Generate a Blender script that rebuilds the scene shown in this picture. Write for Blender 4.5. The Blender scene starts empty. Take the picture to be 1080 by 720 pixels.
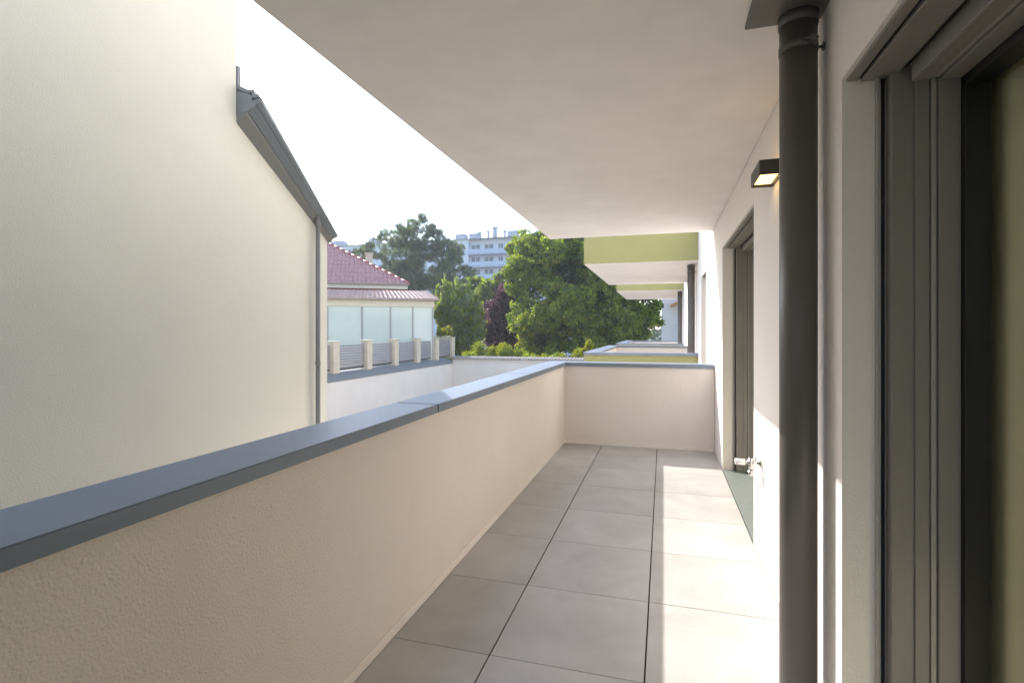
import bpy, bmesh, math, random
import numpy as np
from mathutils import Vector, Matrix

SC = bpy.context.scene
COL = SC.collection
R = math.radians
HAZE = 0.0012
rng = np.random.default_rng(7)
random.seed(7)

# ------------------------------------------------------------------ camera
EYE = 1.28                      # eye height above the balcony floor
YAW = 16.2
cam_d = bpy.data.cameras.new('camera')
cam = bpy.data.objects.new('camera', cam_d)
COL.objects.link(cam)
cam.location = (0, 0, EYE)
cam.rotation_euler = (R(90), 0, R(YAW))
cam_d.sensor_width = 36
cam_d.sensor_fit = 'HORIZONTAL'
cam_d.lens = 550 / 1080 * 36
cam_d.shift_y = -12 / 1080
cam_d.clip_start = 0.05
cam_d.clip_end = 3000
SC.camera = cam

# ------------------------------------------------------------------ light
SUN = Vector((1.169, -0.787, -1.0)).normalized()     # the way the light travels
world = bpy.data.worlds.new('World')
SC.world = world
world.use_nodes = True
wn = world.node_tree
wn.nodes.clear()
sky = wn.nodes.new('ShaderNodeTexSky')
sky.sky_type = 'NISHITA'
sky.sun_disc = False
sky.sun_elevation = math.asin(-SUN.z)
sky.sun_rotation = math.atan2(-SUN.x, -SUN.y)
sky.altitude = 200
sky.air_density = 1.0
sky.dust_density = 1.2
sky.ozone_density = 1.0
bg = wn.nodes.new('ShaderNodeBackground')
bg.inputs['Strength'].default_value = 0.145
wo = wn.nodes.new('ShaderNodeOutputWorld')
wn.links.new(sky.outputs[0], bg.inputs['Color'])
wn.links.new(bg.outputs[0], wo.inputs['Surface'])

sun_d = bpy.data.lights.new('sun', 'SUN')
sun_d.energy = 2.3
sun_d.angle = R(0.5)
sun_d.color = (1.0, 0.94, 0.86)
sun = bpy.data.objects.new('sun', sun_d)
COL.objects.link(sun)
sun.rotation_euler = SUN.to_track_quat('-Z', 'Y').to_euler()
sun.location = (-20, 14, 20)

SC.view_settings.view_transform = 'Standard'
SC.view_settings.look = 'None'
SC.view_settings.gamma = 1.0
SC.view_settings.exposure = 1.78
SC.view_settings.use_curve_mapping = False
SC.cycles.max_bounces = 14
SC.cycles.diffuse_bounces = 8
SC.cycles.glossy_bounces = 6
SC.cycles.transmission_bounces = 8
SC.cycles.transparent_max_bounces = 12
SC.cycles.sample_clamp_indirect = 6.0
SC.cycles.caustics_refractive = False
SC.cycles.use_denoising = True


# ------------------------------------------------------------------ helpers
def tag(o, label=None, cat=None, group=None, kind=None):
    if label: o['label'] = label
    if cat: o['category'] = cat
    if group: o['group'] = group
    if kind: o['kind'] = kind
    return o


def empty(name, loc, label=None, cat=None, group=None):
    o = bpy.data.objects.new(name, None)
    COL.objects.link(o)
    o.location = loc
    o.empty_display_size = 0.2
    return tag(o, label, cat, group)


class MB:
    """collects shapes (world coordinates) and links them as one mesh"""
    def __init__(s):
        s.bm = bmesh.new()
        s.mi = 0

    def _faces(s, fs):
        for f in fs: f.material_index = s.mi

    def mat(s, i):
        s.mi = i
        return s

    def box(s, x0, x1, y0, y1, z0, z1, bev=0.0, seg=2):
        b = bmesh.new()
        bmesh.ops.create_cube(b, size=1)
        for v in b.verts:
            v.co = Vector((x0 + (v.co.x + .5) * (x1 - x0), y0 + (v.co.y + .5) * (y1 - y0), z0 + (v.co.z + .5) * (z1 - z0)))
        if bev > 0:
            bmesh.ops.bevel(b, geom=list(b.edges), offset=bev, segments=seg, affect='EDGES', profile=.5)
        s._merge(b)
        return s

    def _merge(s, b):
        for f in b.faces: f.material_index = s.mi
        me = bpy.data.meshes.new('tmp')
        b.to_mesh(me)
        b.free()
        s.bm.from_mesh(me)
        bpy.data.meshes.remove(me)

    def prism(s, pts, vec, bev=0.0):
        """polygon (3D points) extruded along vec"""
        b = bmesh.new()
        vs = [b.verts.new(p) for p in pts]
        f = b.faces.new(vs)
        r = bmesh.ops.extrude_face_region(b, geom=[f])
        nv = [e for e in r['geom'] if isinstance(e, bmesh.types.BMVert)]
        bmesh.ops.translate(b, verts=nv, vec=vec)
        bmesh.ops.recalc_face_normals(b, faces=b.faces)
        if bev > 0:
            bmesh.ops.bevel(b, geom=list(b.edges), offset=bev, segments=2, affect='EDGES')
        s._merge(b)
        return s

    def tube(s, p0, p1, r0, r1=None, n=24, caps=True):
        r1 = r0 if r1 is None else r1
        p0, p1 = Vector(p0), Vector(p1)
        d = p1 - p0
        q = d.to_track_quat('Z', 'Y').to_matrix()
        b = bmesh.new()
        A = []; B = []
        for i in range(n):
            a = 2 * math.pi * i / n
            o = q @ Vector((math.cos(a), math.sin(a), 0))
            A.append(b.verts.new(p0 + o * r0)); B.append(b.verts.new(p1 + o * r1))
        for i in range(n):
            f = b.faces.new((A[i], A[(i + 1) % n], B[(i + 1) % n], B[i])); f.smooth = True
        if caps:
            b.faces.new(A[::-1]); b.faces.new(B)
        s._merge(b)
        return s

    def path(s, pts, r, n=16):
        for a, c in zip(pts[:-1], pts[1:]):
            s.tube(a, c, r, r, n)
        for p in pts[1:-1]:
            b = bmesh.new()
            bmesh.ops.create_uvsphere(b, u_segments=n, v_segments=8, radius=r, matrix=Matrix.Translation(p))
            for f in b.faces: f.smooth = True
            s._merge(b)
        return s

    def build(s, name, mats, parent=None, sharp=True):
        me = bpy.data.meshes.new(name)
        org = Vector((0, 0, 0))
        if parent is not None:
            org = world_loc(parent)
        bmesh.ops.translate(s.bm, verts=s.bm.verts, vec=-org)
        s.bm.to_mesh(me)
        s.bm.free()
        for m in (mats if isinstance(mats, (list, tuple)) else [mats]):
            me.materials.append(m)
        o = bpy.data.objects.new(name, me)
        COL.objects.link(o)
        if parent is not None: o.parent = parent
        return o


def world_loc(o):
    v = Vector((0, 0, 0))
    while o is not None:
        v += o.location
        o = o.parent
    return v


def np_mesh(name, verts, faces, mats, parent=None, midx=None, smooth=False):
    """numpy quads -> one mesh"""
    me = bpy.data.meshes.new(name)
    if parent is not None:
        verts = verts - np.array(world_loc(parent))
    nv, nf, k = len(verts), len(faces), faces.shape[1]
    me.vertices.add(nv)
    me.vertices.foreach_set('co', verts.astype(np.float32).ravel())
    me.loops.add(nf * k)
    me.loops.foreach_set('vertex_index', faces.astype(np.int32).ravel())
    me.polygons.add(nf)
    me.polygons.foreach_set('loop_start', np.arange(0, nf * k, k, dtype=np.int32))
    me.polygons.foreach_set('loop_total', np.full(nf, k, dtype=np.int32))
    for m in mats: me.materials.append(m)
    if midx is not None: me.polygons.foreach_set('material_index', midx.astype(np.int32))
    if smooth: me.polygons.foreach_set('use_smooth', np.ones(nf, dtype=bool))
    me.update(calc_edges=True)
    me.validate()
    o = bpy.data.objects.new(name, me)
    COL.objects.link(o)
    if parent is not None: o.parent = parent
    return o


def copy_tree(o, parent=None, loc=None):
    c = o.copy()
    COL.objects.link(c)
    if parent is not None: c.parent = parent
    if loc is not None: c.location = loc
    for ch in [k for k in SC.objects if k.parent == o]:
        copy_tree(ch, c)
    return c


# ------------------------------------------------------------------ materials
def mat(name, col, rough=.6, metal=0.0, var=0.0, vscale=3.0, bump=None, spec=.5, col2=None, coat=0.0):
    m = bpy.data.materials.new(name)
    m.use_nodes = True
    nt = m.node_tree
    N, L = nt.nodes, nt.links
    p = N['Principled BSDF']
    p.inputs['Roughness'].default_value = rough
    p.inputs['Metallic'].default_value = metal
    p.inputs['Specular IOR Level'].default_value = spec
    if coat:
        p.inputs['Coat Weight'].default_value = coat
        p.inputs['Coat Roughness'].default_value = .15
    tc = N.new('ShaderNodeTexCoord')
    geo = N.new('ShaderNodeNewGeometry')
    pos = geo.outputs['Position']
    if var or col2:
        no = N.new('ShaderNodeTexNoise')
        no.inputs['Scale'].default_value = vscale
        no.inputs['Detail'].default_value = 6
        no.inputs['Roughness'].default_value = .6
        L.new(pos, no.inputs['Vector'])
        r = N.new('ShaderNodeValToRGB')
        r.color_ramp.elements[0].position = .3
        r.color_ramp.elements[1].position = .7
        c2 = col2 or tuple(c * (1 - var) for c in col)
        r.color_ramp.elements[0].color = (*c2, 1)
        r.color_ramp.elements[1].color = (*(tuple(min(1, c * (1 + var * .5)) for c in col) if not col2 else col), 1)
        L.new(no.outputs['Fac'], r.inputs['Fac'])
        L.new(r.outputs['Color'], p.inputs['Base Color'])
    else:
        p.inputs['Base Color'].default_value = (*col, 1)
    if bump:
        prev = None
        for sc, st, dist in bump:
            no = N.new('ShaderNodeTexNoise')
            no.inputs['Scale'].default_value = sc
            no.inputs['Detail'].default_value = 3
            L.new(pos, no.inputs['Vector'])
            b = N.new('ShaderNodeBump')
            b.inputs['Strength'].default_value = st
            b.inputs['Distance'].default_value = dist
            L.new(no.outputs['Fac'], b.inputs['Height'])
            if prev: L.new(prev, b.inputs['Normal'])
            prev = b.outputs['Normal']
        L.new(prev, p.inputs['Normal'])
    return m


STUCCO_BUMP = [(9, .25, .01), (170, .55, .004)]
M = {}
M['stucco'] = mat('stucco_white', (.86, .805, .765), .9, var=.03, vscale=1.3, bump=STUCCO_BUMP, spec=.2)
M['parapet'] = mat('stucco_parapet', (.84, .775, .73), .9, var=.05, vscale=1.6, bump=[(7, .2, .01), (150, 1.0, .006)], spec=.2)
M['ceiling'] = mat('ceiling_paint', (.87, .815, .77), .9, var=.05, vscale=4, bump=[(150, .35, .002)], spec=.2)
M['left_wall'] = mat('stucco_cream', (.62, .625, .555), .9, var=.05, vscale=1.1, bump=[(3, .2, .02), (110, .5, .005)], spec=.2)
M['green'] = mat('stucco_green', (.345, .335, .155), .9, var=.04, vscale=2, bump=STUCCO_BUMP, spec=.2)
M['coping'] = mat('coated_sheet_metal', (.21, .25, .32), .40, var=.06, vscale=4, spec=.2, bump=[(3, .08, .01), (24, .05, .004)])
M['coping_edge'] = mat('sheet_metal_joint', (.10, .10, .10), .5)
M['pipe'] = mat('painted_zinc_grey', (.115, .105, .098), .42, var=.06, vscale=6, spec=.5)
M['frame'] = mat('aluminium_grey', (.25, .23, .215), .42, var=.03, vscale=5, spec=.5)
M['frame_light'] = mat('aluminium_grey_light', (.38, .36, .34), .4, spec=.5)
M['rubber'] = mat('black_rubber', (.012, .012, .012), .5)
M['steel'] = mat('brushed_steel', (.62, .62, .60), .22, metal=1.0)
M['white_plastic'] = mat('white_plastic', (.8, .8, .78), .3)
M['lampbody'] = mat('lamp_body_anthracite', (.05, .047, .043), .45)
M['sill'] = mat('sill_stone', (.21, .235, .225), .35, var=.1, vscale=14)
M['roofmetal'] = mat('roof_metal_bluegrey', (.20, .225, .25), .4, var=.12, vscale=6, spec=.6)
M['soffit'] = mat('soffit_grey', (.20, .205, .20), .6, var=.05, vscale=4)
M['redtile'] = mat('red_roof_tile', (.50, .23, .21), .34, var=.25, vscale=5, spec=1.0)
M['oldtile'] = mat('weathered_roof_tile', (.62, .42, .35), .38, var=.3, vscale=7)
M['ridge'] = mat('ridge_tile', (.40, .12, .10), .45, var=.2, vscale=6)
M['orange'] = mat('orange_plaster', (.62, .27, .10), .85, var=.08, vscale=3)
M['cream'] = mat('cream_paint', (.72, .66, .52), .7, var=.05, vscale=3)
M['pillar'] = mat('cream_stone', (.62, .55, .42), .8, var=.1, vscale=6, bump=[(60, .3, .004)])
M['slat'] = mat('slat_grey', (.30, .28, .29), .5, var=.04, vscale=5)
M['capgrey'] = mat('cap_grey', (.20, .21, .21), .5, var=.06, vscale=3)
M['whitewall'] = mat('garden_wall_white', (.75, .715, .65), .9, var=.06, vscale=1.2, bump=STUCCO_BUMP, spec=.2)
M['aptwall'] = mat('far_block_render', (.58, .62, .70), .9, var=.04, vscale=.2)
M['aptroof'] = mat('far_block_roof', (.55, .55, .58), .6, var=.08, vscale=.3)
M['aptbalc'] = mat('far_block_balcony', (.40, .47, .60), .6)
M['aptwin'] = mat('far_window_glass', (.07, .095, .14), .15)
M['wallcap'] = mat('weathered_cap_tile', (.36, .32, .29), .7, var=.25, vscale=9)
M['fargrey'] = mat('far_chimney_grey', (.34, .36, .43), .85, var=.1, vscale=2)
M['brick'] = mat('chimney_brick', (.42, .33, .28), .85, var=.2, vscale=8)
M['bark'] = mat('bark', (.10, .075, .055), .9, var=.3, vscale=9, bump=[(20, .6, .02)])
M['grass'] = mat('lawn_ground', (.09, .12, .045), .95, var=.4, vscale=.8, col2=(.13, .11, .07))
M['paving'] = mat('courtyard_paving', (.30, .29, .27), .85, var=.15, vscale=1.5)


def leaf_mat(name, c1, c2, trans=.35, rough=.45):
    m = bpy.data.materials.new(name)
    m.use_nodes = True
    N, L = m.node_tree.nodes, m.node_tree.links
    p = N['Principled BSDF']
    geo = N.new('ShaderNodeNewGeometry')
    mx = N.new('ShaderNodeMix'); mx.data_type = 'RGBA'
    L.new(geo.outputs['Random Per Island'], mx.inputs[0])
    mx.inputs[6].default_value = (*c1, 1); mx.inputs[7].default_value = (*c2, 1)
    L.new(mx.outputs[2], p.inputs['Base Color'])
    p.inputs['Roughness'].default_value = rough
    tr = N.new('ShaderNodeBsdfTranslucent')
    hs = N.new('ShaderNodeHueSaturation')
    hs.inputs['Saturation'].default_value = 1.15
    hs.inputs['Value'].default_value = 1.5
    L.new(mx.outputs[2], hs.inputs['Color'])
    L.new(hs.outputs[0], tr.inputs['Color'])
    ms = N.new('ShaderNodeMixShader')
    ms.inputs[0].default_value = trans
    L.new(p.outputs[0], ms.inputs[1]); L.new(tr.outputs[0], ms.inputs[2])
    L.new(ms.outputs[0], N['Material Output'].inputs['Surface'])
    return m


def glass_mat(name, tint, reflect=.12, rough=.02):
    m = bpy.data.materials.new(name)
    m.use_nodes = True
    N, L = m.node_tree.nodes, m.node_tree.links
    N.remove(N['Principled BSDF'])
    t = N.new('ShaderNodeBsdfTransparent'); t.inputs[0].default_value = (*tint, 1)
    g = N.new('ShaderNodeBsdfGlossy'); g.inputs['Roughness'].default_value = rough
    f = N.new('ShaderNodeFresnel')
    ge = N.new('ShaderNodeNewGeometry'); ir = N.new('ShaderNodeMapRange')
    ir.inputs[3].default_value = 1.5; ir.inputs[4].default_value = 1 / 1.5
    L.new(ge.outputs['Backfacing'], ir.inputs[0]); L.new(ir.outputs[0], f.inputs['IOR'])
    ms = N.new('ShaderNodeMixShader')
    L.new(f.outputs[0], ms.inputs[0]); L.new(t.outputs[0], ms.inputs[1]); L.new(g.outputs[0], ms.inputs[2])
    L.new(ms.outputs[0], N['Material Output'].inputs['Surface'])
    return m


def emit_mat(name, col, strength):
    m = bpy.data.materials.new(name)
    m.use_nodes = True
    N, L = m.node_tree.nodes, m.node_tree.links
    N.remove(N['Principled BSDF'])
    e = N.new('ShaderNodeEmission')
    e.inputs[0].default_value = (*col, 1); e.inputs[1].default_value = strength
    L.new(e.outputs[0], N['Material Output'].inputs['Surface'])
    return m


def tile_mat():
    m = bpy.data.materials.new('floor_tile_porcelain')
    m.use_nodes = True
    N, L = m.node_tree.nodes, m.node_tree.links
    p = N['Principled BSDF']
    geo = N.new('ShaderNodeNewGeometry')
    n1 = N.new('ShaderNodeTexNoise'); n1.inputs['Scale'].default_value = 2.6; n1.inputs['Detail'].default_value = 8; n1.inputs['Roughness'].default_value = .62; n1.inputs['Distortion'].default_value = .6
    n1.noise_dimensions = '4D'
    mul = N.new('ShaderNodeMath'); mul.operation = 'MULTIPLY'; mul.inputs[1].default_value = 40
    L.new(geo.outputs['Random Per Island'], mul.inputs[0]); L.new(mul.outputs[0], n1.inputs['W'])
    L.new(geo.outputs['Position'], n1.inputs['Vector'])
    r = N.new('ShaderNodeValToRGB')
    r.color_ramp.elements[0].position = .28; r.color_ramp.elements[1].position = .75
    r.color_ramp.elements[0].color = (.39, .375, .36, 1)
    r.color_ramp.elements[1].color = (.54, .53, .515, 1)
    L.new(n1.outputs['Fac'], r.inputs['Fac'])
    br = N.new('ShaderNodeMix'); br.data_type = 'RGBA'; br.blend_type = 'MULTIPLY'
    br.inputs[0].default_value = 1
    mr = N.new('ShaderNodeMapRange'); mr.inputs[3].default_value = .92; mr.inputs[4].default_value = 1.06
    L.new(geo.outputs['Random Per Island'], mr.inputs[0])
    L.new(r.outputs[0], br.inputs[6]); L.new(mr.outputs[0], br.inputs[7])
    L.new(br.outputs[2], p.inputs['Base Color'])
    n2 = N.new('ShaderNodeTexNoise'); n2.inputs['Scale'].default_value = 5; n2.inputs['Detail'].default_value = 6
    L.new(geo.outputs['Position'], n2.inputs['Vector'])
    rr = N.new('ShaderNodeMapRange'); rr.inputs[3].default_value = .38; rr.inputs[4].default_value = .6
    L.new(n2.outputs['Fac'], rr.inputs[0]); L.new(rr.outputs[0], p.inputs['Roughness'])
    b = N.new('ShaderNodeBump'); b.inputs['Strength'].default_value = .15; b.inputs['Distance'].default_value = .002
    n3 = N.new('ShaderNodeTexNoise'); n3.inputs['Scale'].default_value = 90; n3.inputs['Detail'].default_value = 4
    L.new(geo.outputs['Position'], n3.inputs['Vector'])
    L.new(n3.outputs['Fac'], b.inputs['Height']); L.new(b.outputs[0], p.inputs['Normal'])
    return m


M['tile'] = tile_mat()
M['grout'] = mat('grout_dark', (.045, .042, .042), .9)
M['glass'] = glass_mat('window_glass', (.96, .97, .93))
M['frosted'] = mat('frosted_green_glass', (.60, .68, .61), .12, spec=.8, var=.04, vscale=.8)
M['curtain'] = mat('olive_curtain', (.90, .82, .62), .9, var=.08, vscale=2)
M['room'] = mat('room_plaster', (.5, .47, .4), .9)
M['lamp_glow'] = emit_mat('lamp_glow', (1.0, .66, .24), 1.1)

# ------------------------------------------------------------------ dimensions
WX = .52            # our facade
PX = -1.085         # parapet inner face
PO = -1.285         # parapet outer face
ZC = .915           # coping top
EY = 5.86           # end wall inner face
EO = 6.06
H = 2.36            # soffit
YB = -2.6           # rear end of the balcony

# ------------------------------------------------------------------ ground
g = MB().box(-400, 400, -300, 500, -3.3, -3.0).build('ground', M['grass']); tag(g, kind='structure')
c = MB().box(-8.99, 2, -12, 21.4, -2.999, -2.98).build('courtyard', M['paving']); tag(c, kind='structure')

# ------------------------------------------------------------------ balcony floor (tiles)
fl = MB().mat(1)
fl.box(PX - .02, WX + .10, YB, EO, -.25, -.012)
fl.mat(0)
seamx = [-1.248, -.660, -.067, .526]
ys = [1.952 + .588 * k for k in range(-8, 8)]
gx, gy = .0032, .0016
for a, b in zip(seamx[:-1], seamx[1:]):
    x0, x1 = max(a + gx, PX + .004), min(b - gx, WX - .004)
    for y0 in ys:
        ya, yb = y0 + gy, min(y0 + .588 - gy, EY - .003)
        if yb - ya < .02: continue
        fl.box(x0, x1, ya, yb, -.012 + .0002, 0.0 + random.uniform(-.0004, .0004), .0012, 1)
f = fl.build('balcony_floor', [M['tile'], M['grout']]); tag(f, kind='structure')

# ------------------------------------------------------------------ parapet
par = empty('balcony_parapet', (PX - .1, 2, 0), 'long beige rendered parapet wall with grey metal coping along the near balcony', 'parapet wall')
w = MB()
w.box(PO, PX, YB, EO, -.6, ZC - .034)
w.box(PX, WX - .004, EY, EO - .003, -.6, ZC - .036)
w.box(PX, WX - .004, YB, YB + .2, -.6, ZC - .036)
w.build('wall', M['parapet'], par)
sk = MB()
sk.box(PX, PX + .004, YB + .2, EY, .001, .045, .001, 1)
sk.box(PX + .006, WX - .006, EY - .004, EY, .001, .045, .001, 1)
sk.build('skirting', M['stucco'], par)
CI, CO = -1.065, -1.30
JO = [-2.62, 2.425, 4.36, None]


def coping_piece(p, pts, z0=ZC - .042, z1=ZC):
    return MB().prism([Vector((x, y, z0)) for x, y in pts], Vector((0, 0, z1 - z0)), .0035).build('coping', M['coping'], p)


coping_piece(par, [(CO, -2.62), (CI, -2.62), (CI, 2.36), (CO, 2.36)])
coping_piece(par, [(CO, 2.371), (CI, 2.371), (CI, 4.24), (CO, 4.24)])
coping_piece(par, [(CO, 4.249), (CI, 4.249), (CI, EY - .02), (WX - .01, EY - .02), (WX - .01, EO + .03), (CO, EO + .03)])
for y in (2.3655, 4.2445):
    MB().box(CO + .004, CI - .004, y - .02, y + .02, ZC - .036, ZC - .006).build('joint_strip', M['coping_edge'], par)

# ------------------------------------------------------------------ our building
bld = empty('apartment_building', (WX, 2, -3), 'white rendered apartment facade on the right with recessed grey framed doors', 'building')
LZ = 2.04
TOP = 6.2
BX = 1.02
# doors: (y0, y1)
doors = [(-1.2, 1.80), (3.41, 5.136), (7.05, 7.93), (11.2, 12.3), (16.0, 17.5)]
w = MB()
y = -6.0
for a, b in doors:
    w.box(WX, BX, y, a, -3.2, TOP)
    w.box(WX, BX, a, b, LZ, TOP)
    w.box(WX, BX, a, b, -3.2, -.02)
    y = b
w.box(WX, BX, y, 19.4, -3.2, TOP)
w.box(2.6, 9, -6, 19.4, -3.2, TOP)          # body of the building
w.box(BX, 2.6, -6, 19.4, 2.4, TOP)
w.box(BX, 2.6, -6, 19.4, -3.2, -.02)
w.box(BX, 2.6, -6, -5.6, -.02, 2.4)
w.box(BX, 2.6, 19.0, 19.4, -.02, 2.4)
w.box(BX, 2.6, 2.4, 2.6, -.02, 2.4)
w.box(BX, 2.6, 6.0, 6.2, -.02, 2.4)
w.build('wall', M['stucco'], bld)
# slab over our balcony, white underneath
s = MB().mat(0)
s.box(-1.295, WX - .003, YB, 6.09, H, H + .03)
s.mat(0)
s.box(-1.292, WX - .003, YB + .003, 6.087, H + .031, 3.35)
s.build('ceiling_slab', [M['ceiling'], M['green']], bld)


def door(y0, y1, detail=True, name='sliding_door', lab=None):
    d = bpy.data.objects.new(name, None); COL.objects.link(d)
    d.parent = bld; d.location = Vector((.75, (y0 + y1) / 2, 0)) - bld.location
    if lab: d['label'] = lab
    # jamb profiles, run round far jamb, near jamb and head
    prof = [  # x0, x1, how far it stands into the opening, material
        (.606, .613, .018, 1), (.622, .632, .004, 2), (.634, .690, .045, 0), (.690, .724, .052, 0),
        (.728, .742, .050, 1), (.744, .796, .058, 0), (.797, .857, .075, 2)]
    m = MB()
    for x0, x1, t, k in prof:
        m.mat(k)
        m.box(x0, x1, y1 - t, y1 - .001, .0, LZ - .001, .0015, 1)
        m.box(x0, x1, y0 + .001, y0 + t, .0, LZ - .001, .0015, 1)
    # head: the shutter box gap and rails
    m.mat(0); m.box(.532, .560, y0 + .002, y1 - .002, LZ - .010, LZ - .001, .002)
    m.mat(2); m.box(.5605, .5695, y0 + .002, y1 - .002, LZ - .004, LZ - .001)
    m.mat(0); m.box(.570, .655, y0 + .002, y1 - .002, LZ - .016, LZ - .001, .003)
    m.mat(2); m.box(.6555, .6755, y0 + .002, y1 - .002, LZ - .003, LZ - .001)
    m.mat(0); m.box(.676, .726, y0 + .06, y1 - .06, LZ - .055, LZ - .002, .004)
    m.mat(1); m.box(.728, .742, y0 + .06, y1 - .06, LZ - .05, LZ - .002, .001)
    m.mat(0); m.box(.744, .796, y0 + .06, y1 - .06, LZ - .06, LZ - .002, .003)
    m.mat(2); m.box(.797, .857, y0 + .076, y1 - .076, LZ - .085, LZ - .002)
    m.build('frame', [M['frame'], M['frame_light'], M['rubber']], d)
    # a sash in the middle
    MB().box(.858, .8655, (y0 + y1) / 2 - .05, (y0 + y1) / 2 + .05, .03, LZ - .086, .003).build('sash_stile', M['frame'], d)
    MB().box(.868, .8695, y0 + .04, y1 - .04, .02, LZ - .04).build('glass_pane', M['glass'], d)
    MB().box(WX + .002, .90, y0 + .002, y1 - .002, -.018, .002, .001, 1).build('threshold', M['sill'], d)
    # curtain as a soft wave
    n = int((y1 - y0) / .012)
    yy = np.linspace(y0 - .1, y1 + .1, n)
    xx = .892 + .0045 * np.sin(yy * 38 + np.sin(yy * 5) * 2) + .002 * np.sin(yy * 91)
    V = np.concatenate([np.stack([xx, yy, np.full(n, .02)], 1), np.stack([xx, yy, np.full(n, 2.3)], 1)])
    F = np.array([(i, i + 1, n + i + 1, n + i) for i in range(n - 1)])
    np_mesh('curtain', V, F, [M['curtain']], d, smooth=True)
    return d


door(*doors[0], lab='near recessed sliding door with grey aluminium frame at the right edge')
door(*doors[1], lab='recessed glass door with grey frame near the garden tap')
for dd in doors[2:]:
    door(*dd)
MB().box(.278, WX - .002, 1.72, 2.018, H - .012, H - .001, .002, 1).build('drain_cover', M['pipe'], bld)

# ------------------------------------------------------------------ neighbouring balconies
def balcony(y0, y1, lab):
    b = empty('balcony', (PX, y0, 0), lab, 'balcony', 'balconies further along the facade')
    s = MB().mat(0)
    s.box(-1.255, WX - .003, y0, y1, H, H + .03)
    s.box(-1.257, WX - .003, y0, y1, H + .0301, 3.35)
    s.mat(1); s.box(-1.257, WX - .004, y0 - .004, y0 - .001, H + .004, 3.35)
    s.build('roof_slab', [M['ceiling'], M['green']], b)
    p = MB().mat(0)
    yy0 = y0 + .02
    p.box(PO + .03, PX + .03, yy0 + .18, y1 - .2, -.25, ZC - .04)
    p.box(PO + .03, WX - .003, y1 - .2, y1, -.25, ZC - .04)
    p.box(PO + .03, WX - .003, yy0 + .004, yy0 + .18, -.25, ZC - .04)
    p.mat(1); p.box(PO + .032, WX - .004, yy0, yy0 + .003, -.25, ZC - .045)
    p.build('parapet_wall', [M['stucco'], M['green']], b)
    c = MB()
    c.box(CO + .03, WX - .005, y0 - .005, y0 + .225, ZC - .04, ZC, .003)
    c.box(CO + .03, CI + .03, y0 + .226, y1 - .226, ZC - .04, ZC, .003)
    c.box(CO + .03, WX - .005, y1 - .225, y1 + .005, ZC - .04, ZC, .003)
    c.build('coping', M['coping'], b)
    MB().box(PX, WX - .003, y0 + .1, y1 - .1, -.25, 0).build('floor_slab', M['tile'], b)
    return b


balcony(8.58, 12.65, 'middle balcony with green end panel, just beyond the near balcony')
balcony(14.75, 18.9, 'farthest balcony along the facade, its green panel smallest')


# ------------------------------------------------------------------ downpipes
def downpipe(x, y, lab, z0=0.001, z1=H - .013, r=.058):
    t = empty('downpipe', (x, y, 0), lab, 'downpipe', 'grey downpipes on the balconies')
    MB().tube((x, y, z0), (x, y, z1), r, n=48).build('pipe', M['pipe'], t)
    s = MB()
    for z in (2.235,):
        s.tube((x, y, z - .0135), (x, y, z + .0135), r + .0025, n=48)
        s.box(x + .022, x + .034, y - r - .018, y - r + .006, z - .011, z + .011, .002)
        s.tube((x + r, y, z), (WX - .001, y, z), .0045, n=10)
        s.tube((x + .0, y - r - .012, z), (x + .045, y - r - .012, z), .0035, n=10)
        s.tube((x - .0, y - r - .012, z), (x + .006, y - r - .012, z), .007, n=6)
        s.tube((WX - .006, y, z), (WX - .001, y, z), .014, n=16)
    s.build('pipe_clamp', M['pipe'], t)
    MB().tube((x, y, z1 - .035), (x, y, z1 - .001), r + .004, n=48).build('sleeve', M['pipe'], t)
    return t


dp = downpipe(.441, 1.98, 'thick grey round downpipe standing close beside the near sliding door')
for (dy, lab) in ((9.05, 'grey downpipe at the middle balcony in front of the white facade'),
                  (15.2, 'thin looking grey downpipe at the farthest balcony')):
    d2 = copy_tree(dp, None, (.435, dy, 0)); d2['label'] = lab

# ------------------------------------------------------------------ wall lamp
lm = empty('wall_lamp', (WX, 2.72, 1.99), 'small dark box wall lamp glowing warm yellow just left of the near downpipe', 'wall lamp')
lx0, lx1, ly0, ly1, lz0, lz1 = .42, WX - .002, 2.60, 2.84, 1.988, 2.056
s = MB()
th = .006
s.box(lx0, lx0 + th, ly0, ly1, lz0, lz1, .0012, 1)
s.box(lx0 + th, lx1, ly0, ly0 + th, lz0, lz1, .0008, 1)
s.box(lx0 + th, lx1, ly1 - th, ly1, lz0, lz1, .0008, 1)
s.box(lx1 - th, lx1 - .0005, ly0 + th, ly1 - th, lz0 + .001, lz1 - .001)
s.box(lx0 + th, lx1 - th, ly0 + th, ly1 - th, lz1 - .022, lz1 - .018)
s.build('lamp_body', M['lampbody'], lm)
s = MB()
s.box(lx0 + .012, lx1 - .012, ly0 + .03, ly1 - .03, lz0 + .008, lz0 + .014, .001, 1)
s.box(lx0 + .02, lx1 - .02, ly0 + .05, ly1 - .05, lz1 - .014, lz1 - .010, .001, 1)
s.build('light_panel', M['lamp_glow'], lm)

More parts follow.
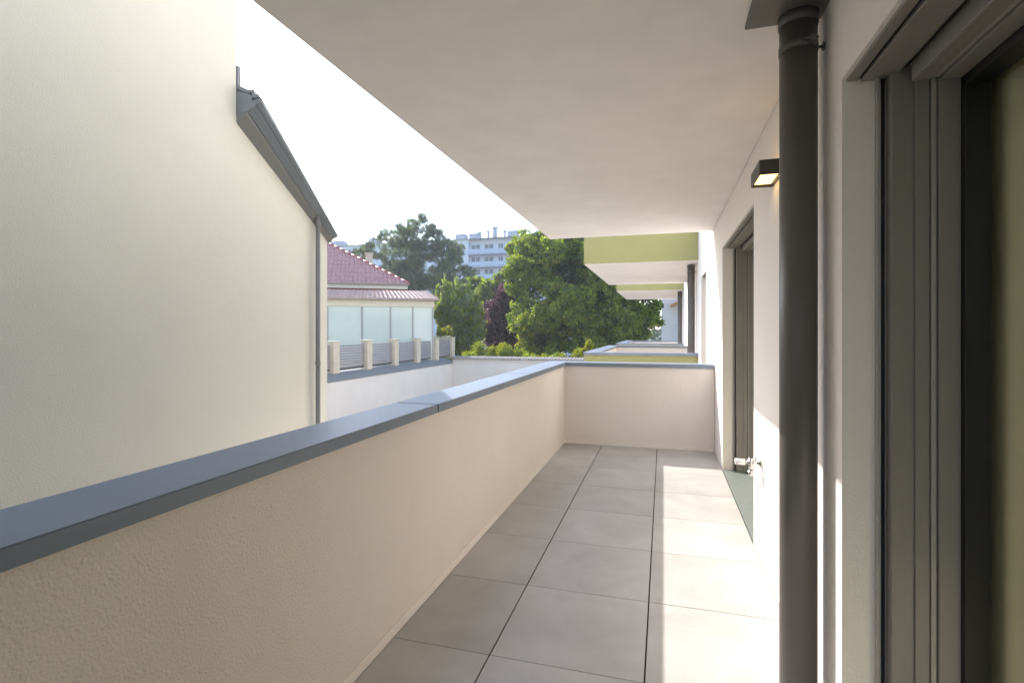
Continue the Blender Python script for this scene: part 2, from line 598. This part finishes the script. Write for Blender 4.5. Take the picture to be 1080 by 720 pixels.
# ------------------------------------------------------------------ garden tap
tp = empty('garden_tap', (WX, 2.95, .55), 'small chrome garden tap on the white wall beside the door', 'tap')
tz, ty = .547, 3.15
MB().tube((WX - .001, ty, tz), (WX - .010, ty, tz), .027, .023, n=28).build('wall_rosette', M['steel'], tp)
s = MB()
s.tube((WX - .008, ty, tz), (WX - .072, ty, tz), .0115, n=20)
s.tube((WX - .055, ty, tz + .024), (WX - .055, ty, tz - .045), .0125, .0115, n=20)
s.tube((WX - .055, ty, tz - .045), (WX - .055, ty, tz - .075), .0145, .0145, n=20)
s.build('tap_body', M['steel'], tp)
MB().tube((WX - .0721, ty, tz), (WX - .084, ty, tz), .009, n=14).build('spindle', M['steel'], tp)
s = MB()
s.tube((WX - .0845, ty, tz), (WX - .136, ty, tz), .0175, .0165, n=10)
s.build('tap_handle', M['white_plastic'], tp)
s = MB()
s.tube((WX - .030, ty, tz + .01), (WX - .030, ty, tz + .034), .0055, n=10)
s.build('vent_valve', M['steel'], tp)

# ------------------------------------------------------------------ left building
LW = -2.7
lb = empty('neighbouring_house', (LW, 0, -3), 'tall cream rendered house wall on the left with sloping grey roof verge', 'house')


def ray(px, py):
    t = R(YAW); a = (px - 540) / 550; b = (348 - py) / 550
    return Vector((-math.sin(t) + a * math.cos(t), math.cos(t) + a * math.sin(t), b))


def on_x(px, py, X):
    r = ray(px, py); r = r * (X / r.x); r.z += EYE; return r


A = on_x(250, 131, LW); B = on_x(333, 239, LW)       # lower edge of the verge on the wall
sl = (B.z - A.z) / (B.y - A.y)
y0 = on_x(249, 90, LW).y
z0 = A.z + sl * (y0 - A.y)
yc = on_x(345, 300, LW).y                             # the corner of the house
zc = z0 + sl * (yc - y0)
w = MB()
w.prism([Vector((LW, -7, -3.1)), Vector((LW, y0, -3.1)), Vector((LW, y0, 5.6)), Vector((LW, -7, 5.6))], Vector((-7, 0, 0)))
w.prism([Vector((LW, y0, -3.1)), Vector((LW, yc, -3.1)), Vector((LW, yc, zc + .05)), Vector((LW, y0, z0 + .05))], Vector((-7, 0, 0)))
w.build('wall', M['left_wall'], lb)
yend = yc + .02
dirv = Vector((0, yend - y0, sl * (yend - y0)))
KT_ = .45


def loft(v, pts, t0=0.0, t1=1.0):
    def ring(t, off=0.0):
        k = 1 + (KT_ - 1) * t
        return [Vector((LW + dx * k, y0 + .002, z0 + dz * k)) + dirv * t for dx, dz in pts]
    b = bmesh.new()
    A_ = [b.verts.new(p) for p in ring(t0)]; B_ = [b.verts.new(p) for p in ring(t1)]
    n = len(pts)
    for i in range(n): b.faces.new((A_[i], A_[(i + 1) % n], B_[(i + 1) % n], B_[i]))
    b.faces.new(A_[::-1]); b.faces.new(B_)
    bmesh.ops.recalc_face_normals(b, faces=b.faces)
    v._merge(b)
    return v


loft(MB(), [(.001, .0), (.085, .045), (.085, .065), (.001, .065)]).build('soffit_board', M['soffit'], lb)
v = MB()
for pts in ([(.001, .067), (.100, .067), (.100, .075), (.125, .085), (.125, .165), (.09, .185), (.001, .21)],
            [(.127, .085), (.160, .10), (.165, .135), (.127, .13)],
            [(.166, .10), (.200, .115), (.200, .142), (.166, .136)],
            [(.127, .150), (.190, .148), (.175, .170), (.127, .178)]):
    loft(v, pts)
v.build('verge_flashing', M['roofmetal'], lb)
v = MB()
nt = 10
for i in range(nt):
    lft = .02
    loft(v, [(.01, .22 + lft * (i % 2)), (.09, .188), (.14, .178), (.142, .20), (.09, .21), (.01, .25)], i / nt, min(1, (i + 1.08) / nt))
v.build('verge_tile', M['roofmetal'], lb)
v = MB()
v.prism([Vector((LW - 7, y0, z0 + .22)), Vector((LW, y0, z0 + .22)), Vector((LW, y0, z0 + .25)), Vector((LW - 7, y0, z0 + .25))], dirv + Vector((0, 0, -.12)))
v.build('roof', M['roofmetal'], lb)
MB().box(LW - .02, LW + .010, y0 + .004, y0 + .03, z0 + .22, z0 + .38, .004).build('wall_flashing', M['roofmetal'], lb)
pd = on_x(335.4, 300, LW + .05)
s = MB().tube((LW + .05, pd.y, -3), (LW + .05, pd.y, z0 + sl * (pd.y - y0) + .05), .018, n=20)
for z in (1.0, 2.1): s.tube((LW + .05, pd.y, z), (LW + .05, pd.y, z + .03), .021, n=20)
s.build('downpipe', M['soffit'], lb)

# ------------------------------------------------------------------ fence on the neighbour terrace wall
FX = -9.0
tw = empty('terrace_wall', (FX, 16, -3), 'white rendered terrace wall with sloping grey cap under the slatted fence', 'wall')
FY1 = 21.5
MB().box(FX - .3, FX, 6, FY1, -3.1, -.18).build('wall', M['whitewall'], tw)
MB().prism([Vector((FX + .02, 6, -.20)), Vector((FX + .02, 6, -.15)), Vector((FX - .28, 6, .03)), Vector((FX - .55, 6, .04)), Vector((FX - .55, 6, -.20))], Vector((0, FY1 - 6 + .02, 0))).build('cap', M['capgrey'], tw)

fe = empty('slatted_fence', (FX - .3, 16, 0), 'grey horizontal slat fence between cream stone pillars on terrace wall', 'fence')
pxs = [351.5, 387, 415.5, 439, 459, 476]
PY = [on_x(p, 370, FX - .32).y for p in pxs]
PY = [2 * PY[0] - PY[1]] + PY
hw = [.19] * len(PY)
for yv in PY:
    MB().box(FX - .46, FX - .2, yv - .15, yv + .15, .0, .92, .012).box(FX - .49, FX - .17, yv - .18, yv + .18, .921, .955, .01).build('pillar', M['pillar'], fe)
for a, b in zip(PY[:-1], PY[1:]):
    m = MB()
    for k in range(9):
        z = .13 + k * .079
        m.box(FX - .34, FX - .318, a + .16, b - .16, z, z + .062, .004, 1)
    m.box(FX - .38, FX - .345, a + .155, a + .20, .10, .85)
    m.box(FX - .38, FX - .345, b - .20, b - .155, .10, .85)
    m.build('slat_panel', M['slat'], fe)
    MB().box(FX - .335, FX - .325, a + .16, b - .16, .08, .125).build('bottom_rail', M['rubber'], fe)

# far garden wall
gw = empty('garden_wall', (-4, 21.6, -3), 'grey shaded garden wall with tiled cap in front of the trees', 'wall')
MB().box(-9.0 + .003, 6, 21.5, 21.75, -3.1, .0).build('wall', M['whitewall'], gw)
m = MB()
m.prism([Vector((-9, 21.40, .001)), Vector((-9, 21.40, .03)), Vector((-9, 21.62, .13)), Vector((-9, 21.85, .03)), Vector((-9, 21.85, .001))], Vector((15, 0, 0)))
for i in range(115):
    x = -8.9 + i * .13
    m.tube((x, 21.39, .03), (x, 21.63, .125), .032, .028, n=8)
m.build('tile_cap', M['wallcap'], gw)


# ------------------------------------------------------------------ house with veranda
def on_y(px, py, Y):
    r = ray(px, py); r = r * (Y / r.y); r.z += EYE; return r


def tiled_plane(P0, U, V, nu, nv, clip=None, amp=.03, lift=.045, sub=8):
    """P0 eave start, U along the eave (full length), V up the slope (full length)"""
    P0, U, V = np.array(P0), np.array(U), np.array(V)
    n = np.cross(U, V); n /= np.linalg.norm(n)
    if n[2] < 0: n = -n
    vs, fs = [], []
    for r in range(nv):
        for q in (0, 1):
            pass
        cols = nu * sub + 1
        u = np.linspace(0, 1, cols)
        w = amp * np.abs(np.sin(u * nu * math.pi)) ** .8
        lo = P0 + np.outer(u, U) + V * (r / nv) + np.outer(w + lift, n)
        hi = P0 + np.outer(u, U) + V * ((r + 1.15) / nv) + np.outer(w * .8, n)
        bt = P0 + np.outer(u, U) + V * (r / nv) + np.outer(w * 0 , n)
        if clip:
            for arr, vv in ((lo, r / nv), (hi, (r + 1.0) / nv), (bt, r / nv)):
                umax = clip(vv)
                m_ = u > umax
                arr[m_] = arr[m_] - np.outer(u[m_] - umax, U)
        b = len(vs) * 0 + sum(len(x) for x in vs)
        vs += [bt, lo, hi]
        for i in range(cols - 1):
            fs.append((b + i, b + i + 1, b + cols + i + 1, b + cols + i))
            fs.append((b + cols + i, b + cols + i + 1, b + 2 * cols + i + 1, b + 2 * cols + i))
    return np.concatenate(vs), np.array(fs)


HY = 24.0
ho = empty('tiled_house', tuple(on_y(431, 300, HY).xy) + (-3,), 'low house with dark red tiled hip roof and orange wall behind the veranda', 'house')
e1 = on_y(431, 300, HY)          # right eave corner
ez = e1.z
xr = e1.x
TH = R(32)
run, rise = 5.0, 5.0 * .61
top_shift = run
L0 = 12.0
P0 = (xr - L0, HY, ez)
Vt, Ft = tiled_plane(P0, (L0, 0, 0), (0, run, rise), 58, 12, clip=lambda v: 1 - v * top_shift / L0, amp=.065, lift=.055, sub=10)
np_mesh('roof', Vt, Ft, [M['redtile']], ho)
m = MB()
hv = Vector((-top_shift, run, rise))
for k in range(16):
    a = Vector((xr, HY, ez + .05)) + hv * (k / 16); b = Vector((xr, HY, ez + .05)) + hv * ((k + 1.15) / 16)
    m.tube(a, b, .11, .085, n=12)
m.build('ridge_tile', M['ridge'], ho)
# right hip plane + wall + fascia
m = MB()
m.prism([Vector((xr, HY + .02, ez)), Vector((xr - top_shift, HY + run, ez + rise)), Vector((xr - top_shift, HY + run + 3, ez + rise)), Vector((xr, HY + 2 * run + 3, ez))], Vector((-.05, 0, -.08)))
m.prism([Vector((xr - top_shift - 8, HY + run, ez + rise)), Vector((xr - top_shift, HY + run, ez + rise)), Vector((xr - .0, HY + 2 * run + 3, ez)), Vector((xr - L0, HY + 2 * run + 3, ez))], Vector((0, 0, -.08)))
m.build('rear_roof', M['ridge'], ho)
m = MB()
m.box(xr - L0, xr - .05, HY + .03, HY + .10, ez - .24, ez + .02, .004)
m.box(xr - .10, xr - .04, HY + .11, HY + 12, ez - .24, ez - .02)
m.build('fascia', M['cream'], ho)
m = MB().box(xr - L0, xr - .8, HY + .7, HY + 11, -3.1, ez - .05)
m.box(xr - L0, xr - .1, HY + .101, HY + .9, ez - .25, ez - .20)
m.build('wall', M['orange'], ho)
MB().tube((xr - L0, HY - .03, ez - .01), (xr + .02, HY - .03, ez - .01), .055, n=12).build('gutter', M['brick'], ho)
ch = Vector((xr - 1.9, 0, 5.35))
MB().box(ch.x - .2, ch.x + .2, HY + 5, HY + 5.5, ch.z - 1.5, ch.z + .42, .01).box(ch.x - .25, ch.x + .25, HY + 4.95, HY + 5.55, ch.z + .42, ch.z + .5).build('chimney', M['pillar'], ho)
ho.rotation_euler.z = TH

VY = 20.0
ve = empty('veranda', tuple(on_y(458, 324, VY).xy) + (-3,), 'cream veranda with pale green frosted glass panels under a low tiled roof', 'veranda')
vr = on_y(458, 324, VY)
vx1 = vr.x
gz1 = vr.z


def along(px):
    r = ray(px, 348)          # where that column meets the rotated front, measured from its right corner
    c_, s_ = math.cos(TH), math.sin(TH)
    # vr.x - t c = k r.x ; vr.y - t s = k r.y
    k = (vr.x * s_ - vr.y * c_) / (r.x * s_ - r.y * c_)
    return vr.x - (vr.x - k * r.x) / c_


gxs = [along(p) for p in (346, 382.5, 412.5, 436, 457)]
m = MB()
m.box(gxs[0] - 3, vx1, VY - .03, VY + .16, gz1, gz1 + .27, .005)
m.box(vx1 - .12, vx1 + .001, VY + .161, VY + 3.6, gz1, gz1 + .27, .005)
m.build('beam', M['cream'], ve)
for xg in gxs:
    MB().box(xg - .05, xg + .01, VY, VY + .08, .0, gz1 - .001, .004).build('mullion', M['frame_light'], ve)
for i, (a, b) in enumerate(zip(gxs[:-1], gxs[1:])):
    MB().box(a + .012, b - .052, VY + .03, VY + .045, .02, gz1 - .005).build('glass_panel', M['frosted'], ve)
MB().box(gxs[0] - 3, gxs[0] - .06, VY + .02, VY + .2, -3, gz1 - .002).build('side_wall', M['cream'], ve)
MB().box(gxs[0] - 3, vx1, VY + .0, VY + 3.6, -3, .0).box(gxs[0] - 3, vx1 - .2, VY + 3.0, VY + 3.6, 0, gz1 - .01).build('base', M['cream'], ve)
MB().box(vx1 - .08, vx1 - .01, VY + .1, VY + 3.5, .02, gz1 - .01).build('side_glass', M['frosted'], ve)
ev = gz1 + .30
Vt, Ft = tiled_plane((vx1 - 8, VY - .25, ev), (8.15, 0, 0), (0, 4.3, .62), 46, 7, amp=.055, lift=.05, sub=10)
np_mesh('roof', Vt, Ft, [M['oldtile']], ve)
MB().box(vx1 - 8, vx1 + .17, VY - .28, VY - .20, ev - .035, ev + .045, .01).box(vx1 - 8, vx1 + .14, VY - .19, VY + 4, ev - .034, ev - .02).build('gutter', M['brick'], ve)

ve.rotation_euler.z = TH

# ------------------------------------------------------------------ far apartment block
ab = empty('apartment_block', (-40, 85, -3), 'long pale blue grey apartment block with balconies far behind the trees', 'building')
AY = 86.0


def ay(px, py, Y=AY): return on_y(px, py, Y)


zr = ay(500, 252).z
xl, xm, xrr = ay(300, 252).x, ay(494, 252).x, ay(640, 252).x
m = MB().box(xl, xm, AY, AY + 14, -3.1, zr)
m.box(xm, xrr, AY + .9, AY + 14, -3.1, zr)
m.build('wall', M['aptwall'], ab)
m = MB().prism([Vector((xl - .5, AY - .6, zr)), Vector((xl - .5, AY + 14.5, zr)), Vector((xl - .5, AY + 11, zr + .7)), Vector((xl - .5, AY + 3, zr + .5))], Vector((xrr - xl + 1, 0, 0)))
m.build('roof', M['aptroof'], ab)
floors = [300 - 42, 272, 285, 298, 311]
for k, py in enumerate(floors[:5]):
    zt = ay(520, 260).z - k * 2.05
    pass
fh = (ay(520, 258).z - ay(520, 271.5).z)
for k in range(7):
    zt = zr - .9 - k * fh
    for i, px in enumerate((356, 366, 376, 386, 470, 482)):
        xx = ay(px, 262).x
        if k < 6:
            wf = MB().box(xx - .75, xx + .75, AY - .03, AY + .02, zt - 1.35, zt, .02).build('window', M['aptwin'], ab)
            MB().box(xx - .04, xx + .04, AY - .06, AY - .031, zt - 1.35, zt).box(xx - .85, xx + .85, AY - .10, AY - .031, zt - 1.5, zt - 1.36).build('window_frame', M['aptwall'], wf)
    for i, px in enumerate((500, 514, 526.5, 538, 552, 566, 580)):
        xx = ay(px, 262).x
        wd = .42 if px == 526.5 or px == 552 else .8
        wf = MB().box(xx - wd, xx + wd, AY + .86, AY + .93, zt - 1.9, zt, .02).build('window', M['aptwin'], ab)
        MB().box(xx - .05, xx + .05, AY + .80, AY + .859, zt - 1.9, zt).build('window_frame', M['aptwall'], wf)
    b = MB()
    b.box(xm + .1, xrr, AY - .55, AY + .85, zt - fh + .55 - .25, zt - fh + .55 - .06)
    b.box(xm + .1, xrr, AY - .55, AY - .48, zt - fh + .56, zt - fh + 1.25)
    b.build('balcony', M['aptbalc'], ab)
for px, wdt, hh in ((347, 2.0, .95), (359, 2.2, 1.0), (396, 1.8, 1.2), (487, 1.8, 1.0), (501.5, 1.8, 1.0), (541.5, 1.8, 1.2), (590, 2, 1.)):
    p = ay(px, 250, AY + 4)
    MB().box(p.x - wdt / 2, p.x + wdt / 2, AY + 3, AY + 5, zr + .2, zr + .7 + hh * .75, .05).box(p.x - wdt / 2 - .1, p.x + wdt / 2 + .1, AY + 2.9, AY + 5.1, zr + .7 + hh * .75, zr + .8 + hh * .75).build('chimney', M['fargrey'], ab)
for px, hh, r_ in ((506, .7, .26), (515, .8, .2), (532.5, .8, .2), (522, 1.5, .42)):
    p = ay(px, 250, AY + 4)
    MB().tube((p.x, AY + 4, zr + .2), (p.x, AY + 4, zr + 1.0 + hh), r_, n=12).box(p.x - r_ - .12, p.x + r_ + .12, AY + 3.5, AY + 4.5, zr + 1.0 + hh, zr + 1.15 + hh).build('vent_pipe', M['fargrey'], ab)

# pale building at the end of the facade
pb = empty('white_house', (2, 42, -3), 'pale house with orange red roof edge beyond the farthest balcony', 'house')
q0 = on_y(699, 318, 42); q1 = on_y(790, 318, 42)
MB().box(q0.x - .1, q1.x + 3, 42, 50, -3.1, q0.z + 2.4).build('wall', M['stucco'], pb)
r1 = on_y(709, 322, 40.5)
MB().prism([Vector((r1.x - .1, 41.0, r1.z - .1)), Vector((r1.x - .1, 41.0, r1.z + .10)), Vector((r1.x + 4, 41.0, r1.z + 1.8)), Vector((r1.x + 4, 41.0, r1.z + 1.6))], Vector((0, .98, 0))).build('porch_roof', M['orange'], pb)
MB().box(r1.x + .9, r1.x + 1.1, 41.1, 41.3, -3, r1.z + .2).build('porch_post', M['brick'], pb)


# ------------------------------------------------------------------ vegetation
def unit(n):
    v = rng.normal(size=(n, 3)); return v / np.linalg.norm(v, axis=1)[:, None]


def leaves(centers, dirs, size, aspect=.55, jitter=.5):
    """one pointed leaf quad per centre"""
    n = len(centers)
    u = unit(n)
    a = dirs + u * jitter
    a /= np.linalg.norm(a, axis=1)[:, None] + 1e-9
    b = np.cross(a, unit(n)); b /= np.linalg.norm(b, axis=1)[:, None] + 1e-9
    s = size * rng.uniform(.6, 1.3, n)[:, None]
    v0 = centers - a * s * .5
    v2 = centers + a * s * .5
    v1 = centers + b * s * aspect * .5
    v3 = centers - b * s * aspect * .5
    V = np.stack([v0, v1, v2, v3], 1).reshape(-1, 3)
    F = np.arange(4 * n).reshape(-1, 4)
    return V, F


def crown(lobes, n_tw, per, twr, size, mats, weights, name, parent, droop=0.0, shell=.45, aspect=.55, jitter=1.0, up=0.2):
    """lobes: (cx,cy,cz,rx,ry,rz). Twigs sit mostly near the lobes' outsides; each twig carries leaves."""
    lob = np.array(lobes, float)
    vol = (lob[:, 3] * lob[:, 4] * lob[:, 5]) ** .7
    idx = rng.choice(len(lob), n_tw, p=vol / vol.sum())
    d = unit(n_tw)
    rr = (rng.uniform(shell ** 3, 1, n_tw)) ** (1 / 3)
    # bumpy outline
    ph = np.sin(d[:, 0] * 7 + idx) * np.cos(d[:, 1] * 6 + idx * 2) * np.sin(d[:, 2] * 8 + idx * 3)
    rr = rr * (1 + .18 * ph)
    c = lob[idx, :3] + d * lob[idx, 3:] * rr[:, None]
    o = unit(n_tw * per) * (rng.uniform(0, 1, n_tw * per) ** .5)[:, None] * twr
    cc = np.repeat(c, per, 0) + o
    dd = np.repeat(d, per, 0)
    dd[:, 2] += up - droop
    V, F = leaves(cc, dd, size, aspect, jitter)
    k = rng.choice(len(mats), n_tw, p=np.array(weights) / sum(weights))
    mi = np.repeat(k, per)
    return np_mesh(name, V, F, mats, parent, midx=mi)


def sublobes(lobs, n, f):
    out = []
    for a, b, c, d, e, g_ in lobs:
        dd = unit(n)
        dd[:, 1] -= .3
        for q in dd:
            k = f * rng.uniform(.6, 1.25)
            out.append((a + q[0] * d * .82, b + q[1] * e * .82, c + q[2] * g_ * .82, d * k, e * k, g_ * k))
    return out


def trunk(base, top, r, parent, limbs=(), m=None):
    t = MB()
    base, top = Vector(base), Vector(top)
    t.tube(base, base.lerp(top, .5), r, r * .75, n=12)
    t.tube(base.lerp(top, .5), top, r * .75, r * .35, n=12)
    for s, e in limbs:
        p = base.lerp(top, s)
        e = Vector(e)
        mid = p.lerp(e, .5) + Vector((0, 0, .25))
        t.tube(p, mid, r * .42, r * .28, n=8); t.tube(mid, e, r * .28, r * .08, n=8)
    return t.build('trunk', m or M['bark'], parent)


G1 = leaf_mat('leaf_bright', (.22, .28, .04), (.36, .40, .07), .5)
G2 = leaf_mat('leaf_mid', (.115, .165, .025), (.17, .23, .04), .5)
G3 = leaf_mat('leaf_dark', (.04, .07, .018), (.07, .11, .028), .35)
GY = leaf_mat('leaf_yellow_green', (.20, .22, .03), (.28, .28, .04), .5)
PN = leaf_mat('pine_needle', (.13, .175, .085), (.21, .25, .12), .35)
PN2 = leaf_mat('pine_needle_dark', (.06, .09, .06), (.10, .13, .085), .2)
GB = leaf_mat('leaf_silver_green', (.20, .25, .11), (.32, .36, .18), .45)
PU = leaf_mat('leaf_purple', (.12, .065, .08), (.22, .13, .14), .4)
PU2 = leaf_mat('leaf_purple_dark', (.022, .012, .02), (.05, .025, .035), .3)


def lobe(px, py, Y, rpx, rpy=None, dr=None):
    """a lobe at the given distance, radii given in the photo's scale"""
    p = on_y(px, py, Y); k = (Vector((p.x, p.y, p.z - EYE)).length) / 550 * .97
    rx = rpx * k; rz = (rpy or rpx) * k
    return (p.x, p.y, p.z, rx, dr or rx, rz)


# large leafy tree
BT = empty('leafy_tree', (-4.6, 32, -3), 'large bushy bright green deciduous tree behind the garden wall', 'tree', 'trees beyond the garden wall')
lob = []
for px, py, Y, r in ((566, 262, 31, 22), (578, 250, 32, 18), (556, 292, 30.5, 22), (600, 285, 31, 36), (590, 330, 30, 34), (560, 335, 30, 24),
                     (625, 320, 31, 36), (650, 335, 31.5, 30), (670, 340, 32, 20), (682, 330, 32.5, 12), (620, 262, 33, 32), (575, 362, 30, 26),
                     (625, 358, 30.5, 28), (660, 360, 31, 24), (600, 240, 33, 22), (640, 240, 34, 28), (650, 290, 33, 28), (676, 300, 34, 18), (690, 322, 33, 7), (694, 338, 33, 5), (545, 262, 31.5, 10)):
    lob.append(lobe(px, py, Y, r))
crown(sublobes(lob, 15, .31), 12000, 14, .2, .14, [G1, G2, G3, GY], [.38, .38, .14, .10], 'crown', BT, shell=.75, up=.0, droop=.3, aspect=.7)
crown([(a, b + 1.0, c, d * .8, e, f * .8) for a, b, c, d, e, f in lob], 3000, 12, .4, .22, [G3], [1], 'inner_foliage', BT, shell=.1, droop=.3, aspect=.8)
trunk((-4.6, 32, -3), (-4.2, 32, 6), .35, BT, [(.4, (-6.5, 31, 4)), (.5, (-2.5, 31.5, 4.5)), (.6, (-5, 33, 6.5)), (.35, (-3, 30.8, 2))])

# pine
PT = empty('pine_tree', (-19, 44, -3), 'dark blue green pine with a ragged wide crown behind the tiled house', 'tree', 'trees beyond the garden wall')
lob = []
for px, py, Y, rx, ry in ((434, 240, 44, 12, 9), (452, 238, 44, 7, 10), (440, 252, 44, 24, 12), (415, 254, 44, 17, 9), (398, 265, 44, 14, 7), (388, 268, 44, 9, 5),
                          (462, 252, 44, 13, 8), (470, 262, 44, 12, 9), (480, 270, 44, 8, 8), (484, 263, 44, 4, 6), (430, 272, 44, 30, 15), (455, 285, 44, 28, 18), (430, 297, 44, 26, 16),
                          (470, 292, 44, 16, 14), (445, 310, 44, 36, 18), (480, 300, 44, 12, 9), (415, 285, 44, 14, 12), (493, 288, 43, 8, 6)):
    lob.append(lobe(px, py, Y, rx, ry, dr=1.6))
crown(sublobes(lob, 14, .40), 5200, 24, .22, .26, [PN, PN2], [.6, .4], 'crown', PT, shell=.5, up=1.0, aspect=.14, jitter=.8)
trunk((-19, 44.3, -3), (-19, 44.3, 9), .3, PT, [(.55, (-21.5, 44, 6.5)), (.6, (-17, 44, 7)), (.75, (-20.5, 44, 8.5))])

# bright shrub-like tree (willow leaf)
WT = empty('young_tree', (-10.5, 29, -3), 'light silvery green feathery tree beside the fence end', 'tree', 'trees beyond the garden wall')
lob = []
for px, py, Y, rx, ry in ((478, 322, 29, 14, 16), (466, 330, 29, 8, 14), (492, 330, 29, 15, 18), (500, 345, 29, 12, 18), (478, 350, 29, 16, 20), (490, 365, 29, 20, 16), (470, 312, 29, 5, 8), (486, 308, 29, 5, 9), (498, 316, 29, 5, 8)):
    lob.append(lobe(px, py, Y, rx, ry))
lob2 = [lobe(px, py, 29, 1.6, ry) for px, py, ry in ((462, 308, 9), (469, 302, 11), (475, 306, 10), (482, 303, 12), (489, 309, 9), (495, 305, 12), (502, 314, 10), (508, 326, 9), (458, 318, 8))]
crown(lob + lob2 + lob2 + sublobes(lob, 12, .30), 3000, 12, .14, .2, [GB, G1, G2], [.5, .3, .2], 'crown', WT, shell=.4, up=1.2, aspect=.3, jitter=.7)
trunk((-10.5, 29.2, -3), (-10.4, 29.2, 2.2), .12, WT, [(.5, (-11, 29, 2)), (.6, (-9.8, 29, 2))])

# purple tree
UT = empty('purple_tree', (-9.5, 33, -3), 'dark purple leaved tree between the two green trees', 'tree', 'trees beyond the garden wall')
lob = []
for px, py, Y, rx, ry in ((537, 312, 33, 13, 14), (530, 330, 33, 16, 18), (542, 345, 33, 14, 16), (520, 350, 33.5, 14, 16), (535, 362, 33, 16, 12), (545, 305, 33, 6, 9), (516, 330, 34, 9, 12)):
    lob.append(lobe(px, py, Y, rx, ry))
crown(lob, 2200, 14, .28, .19, [PU, PU2], [.5, .5], 'crown', UT, shell=.5, up=.5, aspect=.5)
trunk((-8.6, 33.2, -3), (-8.5, 33.2, 3.0), .18, UT, [(.5, (-9.5, 33, 2.2)), (.6, (-7.8, 33, 2.5))])

# green tree behind, between pine and large tree
KT = empty('green_tree', (-14, 44, -3), 'mid green tree far behind the purple tree, below the apartment block', 'tree', 'trees beyond the garden wall')
lob = []
for px, py, Y, rx, ry in ((520, 312, 46, 18, 14), (505, 322, 46, 14, 14), (535, 300, 46, 14, 12), (550, 290, 46, 12, 14), (500, 300, 47, 12, 9), (520, 335, 45, 26, 18), (548, 320, 46, 16, 20), (560, 270, 46, 8, 12)):
    lob.append(lobe(px, py, Y, rx, ry))
crown(lob + sublobes(lob, 8, .36), 2600, 12, .3, .28, [G1, G2, G3, GY], [.3, .4, .15, .15], 'crown', KT, shell=.5, up=.2, aspect=.6)
trunk((-15, 46.3, -3), (-15, 46.3, 4.5), .25, KT, [(.5, (-17, 46, 4)), (.6, (-13, 46, 4))])

# hedge / undergrowth behind the garden wall
HG = empty('garden_shrub', (-6, 24, -3), 'yellow green sunlit shrubs low behind the tiled garden wall', 'shrub')
lob = []
for px, py, Y, rx, ry in ((505, 365, 25, 7, 9), (520, 368, 26, 9, 7), (532, 366, 25, 8, 8), (548, 370, 25, 9, 6), (495, 372, 24, 8, 5), (560, 374, 24, 9, 4), (575, 374, 24, 8, 4), (590, 373, 25, 8, 5), (610, 370, 25, 6, 6)):
    lob.append(lobe(px, py, Y, rx, ry))
lob = [(a, b, c - .2, d, e, f) for a, b, c, d, e, f in lob]
crown(lob, 700, 12, .16, .11, [GY, G1, G2], [.4, .35, .25], 'foliage', HG, shell=.3, up=.6, aspect=.5)
m = MB()
for l in lob: m.tube((l[0], l[1], -3), (l[0], l[1], l[2]), .03, .015, n=6)
m.build('stem', M['bark'], HG)

# leafy sprig by the middle balcony corner
SG = empty('climbing_plant', (-3.2, 20, -3), 'bright yellow green leafy sprig beside the middle balcony corner', 'plant')
l1 = lobe(621, 364, 20.5, 3.2, 5)
l2 = lobe(616, 371, 20.5, 3, 3)
crown([l1, l2], 60, 10, .07, .10, [GY], [1], 'foliage', SG, shell=.2, up=.8, aspect=.6)
MB().tube((l1[0], l1[1], -3), (l1[0], l1[1], l1[2]), .02, .01, n=6).build('stem', M['bark'], SG)

# planter plant on the fence end
FP = empty('potted_grass', (-9.5, 19.8, 0), 'yellow green spiky plant above the last fence panel', 'plant')
l1 = lobe(466, 352, on_x(466, 352, -10.1).y, 6, 5); l2 = lobe(473, 350, on_x(473, 350, -10.1).y, 3, 5)
pl = MB().box(l1[0] - .35, l1[0] + .35, l1[1] - .2, l1[1] + .2, .05, l1[2] - .1, .02).build('planter', M['pillar'], FP)
crown([l1, l2], 70, 10, .09, .26, [GY, GB], [.7, .3], 'foliage', FP, shell=.2, up=2.0, aspect=.2, jitter=.6)

# wood far behind everything, hides the horizon
WD = None
lob = []
for i in range(60):
    x = -190 + i * 6.2
    lob.append((x, 120 + rng.uniform(-4, 6), -1 + rng.uniform(-1, 1), 6, 4, 5 + rng.uniform(-1, 2)))
o = crown(lob, 6000, 8, .8, .9, [G2, G3], [.5, .5], 'distant_wood', None, shell=.7, aspect=.8)
tag(o, 'low band of distant trees on the horizon', 'wood', kind='stuff')

# ------------------------------------------------------------------ haze
hm = bpy.data.materials.new('haze_air'); hm.use_nodes = True
hn = hm.node_tree
hn.nodes.remove(hn.nodes['Principled BSDF'])
pv = hn.nodes.new('ShaderNodeVolumePrincipled')
pv.inputs['Color'].default_value = (.90, .93, .98, 1)
pv.inputs['Density'].default_value = HAZE
pv.inputs['Anisotropy'].default_value = .2
hn.links.new(pv.outputs[0], hn.nodes['Material Output'].inputs['Volume'])
if HAZE > 0:
    hz = MB().box(-401, 401, -301, 501, -4.3, 22).build('haze', hm)
    tag(hz, kind='stuff')
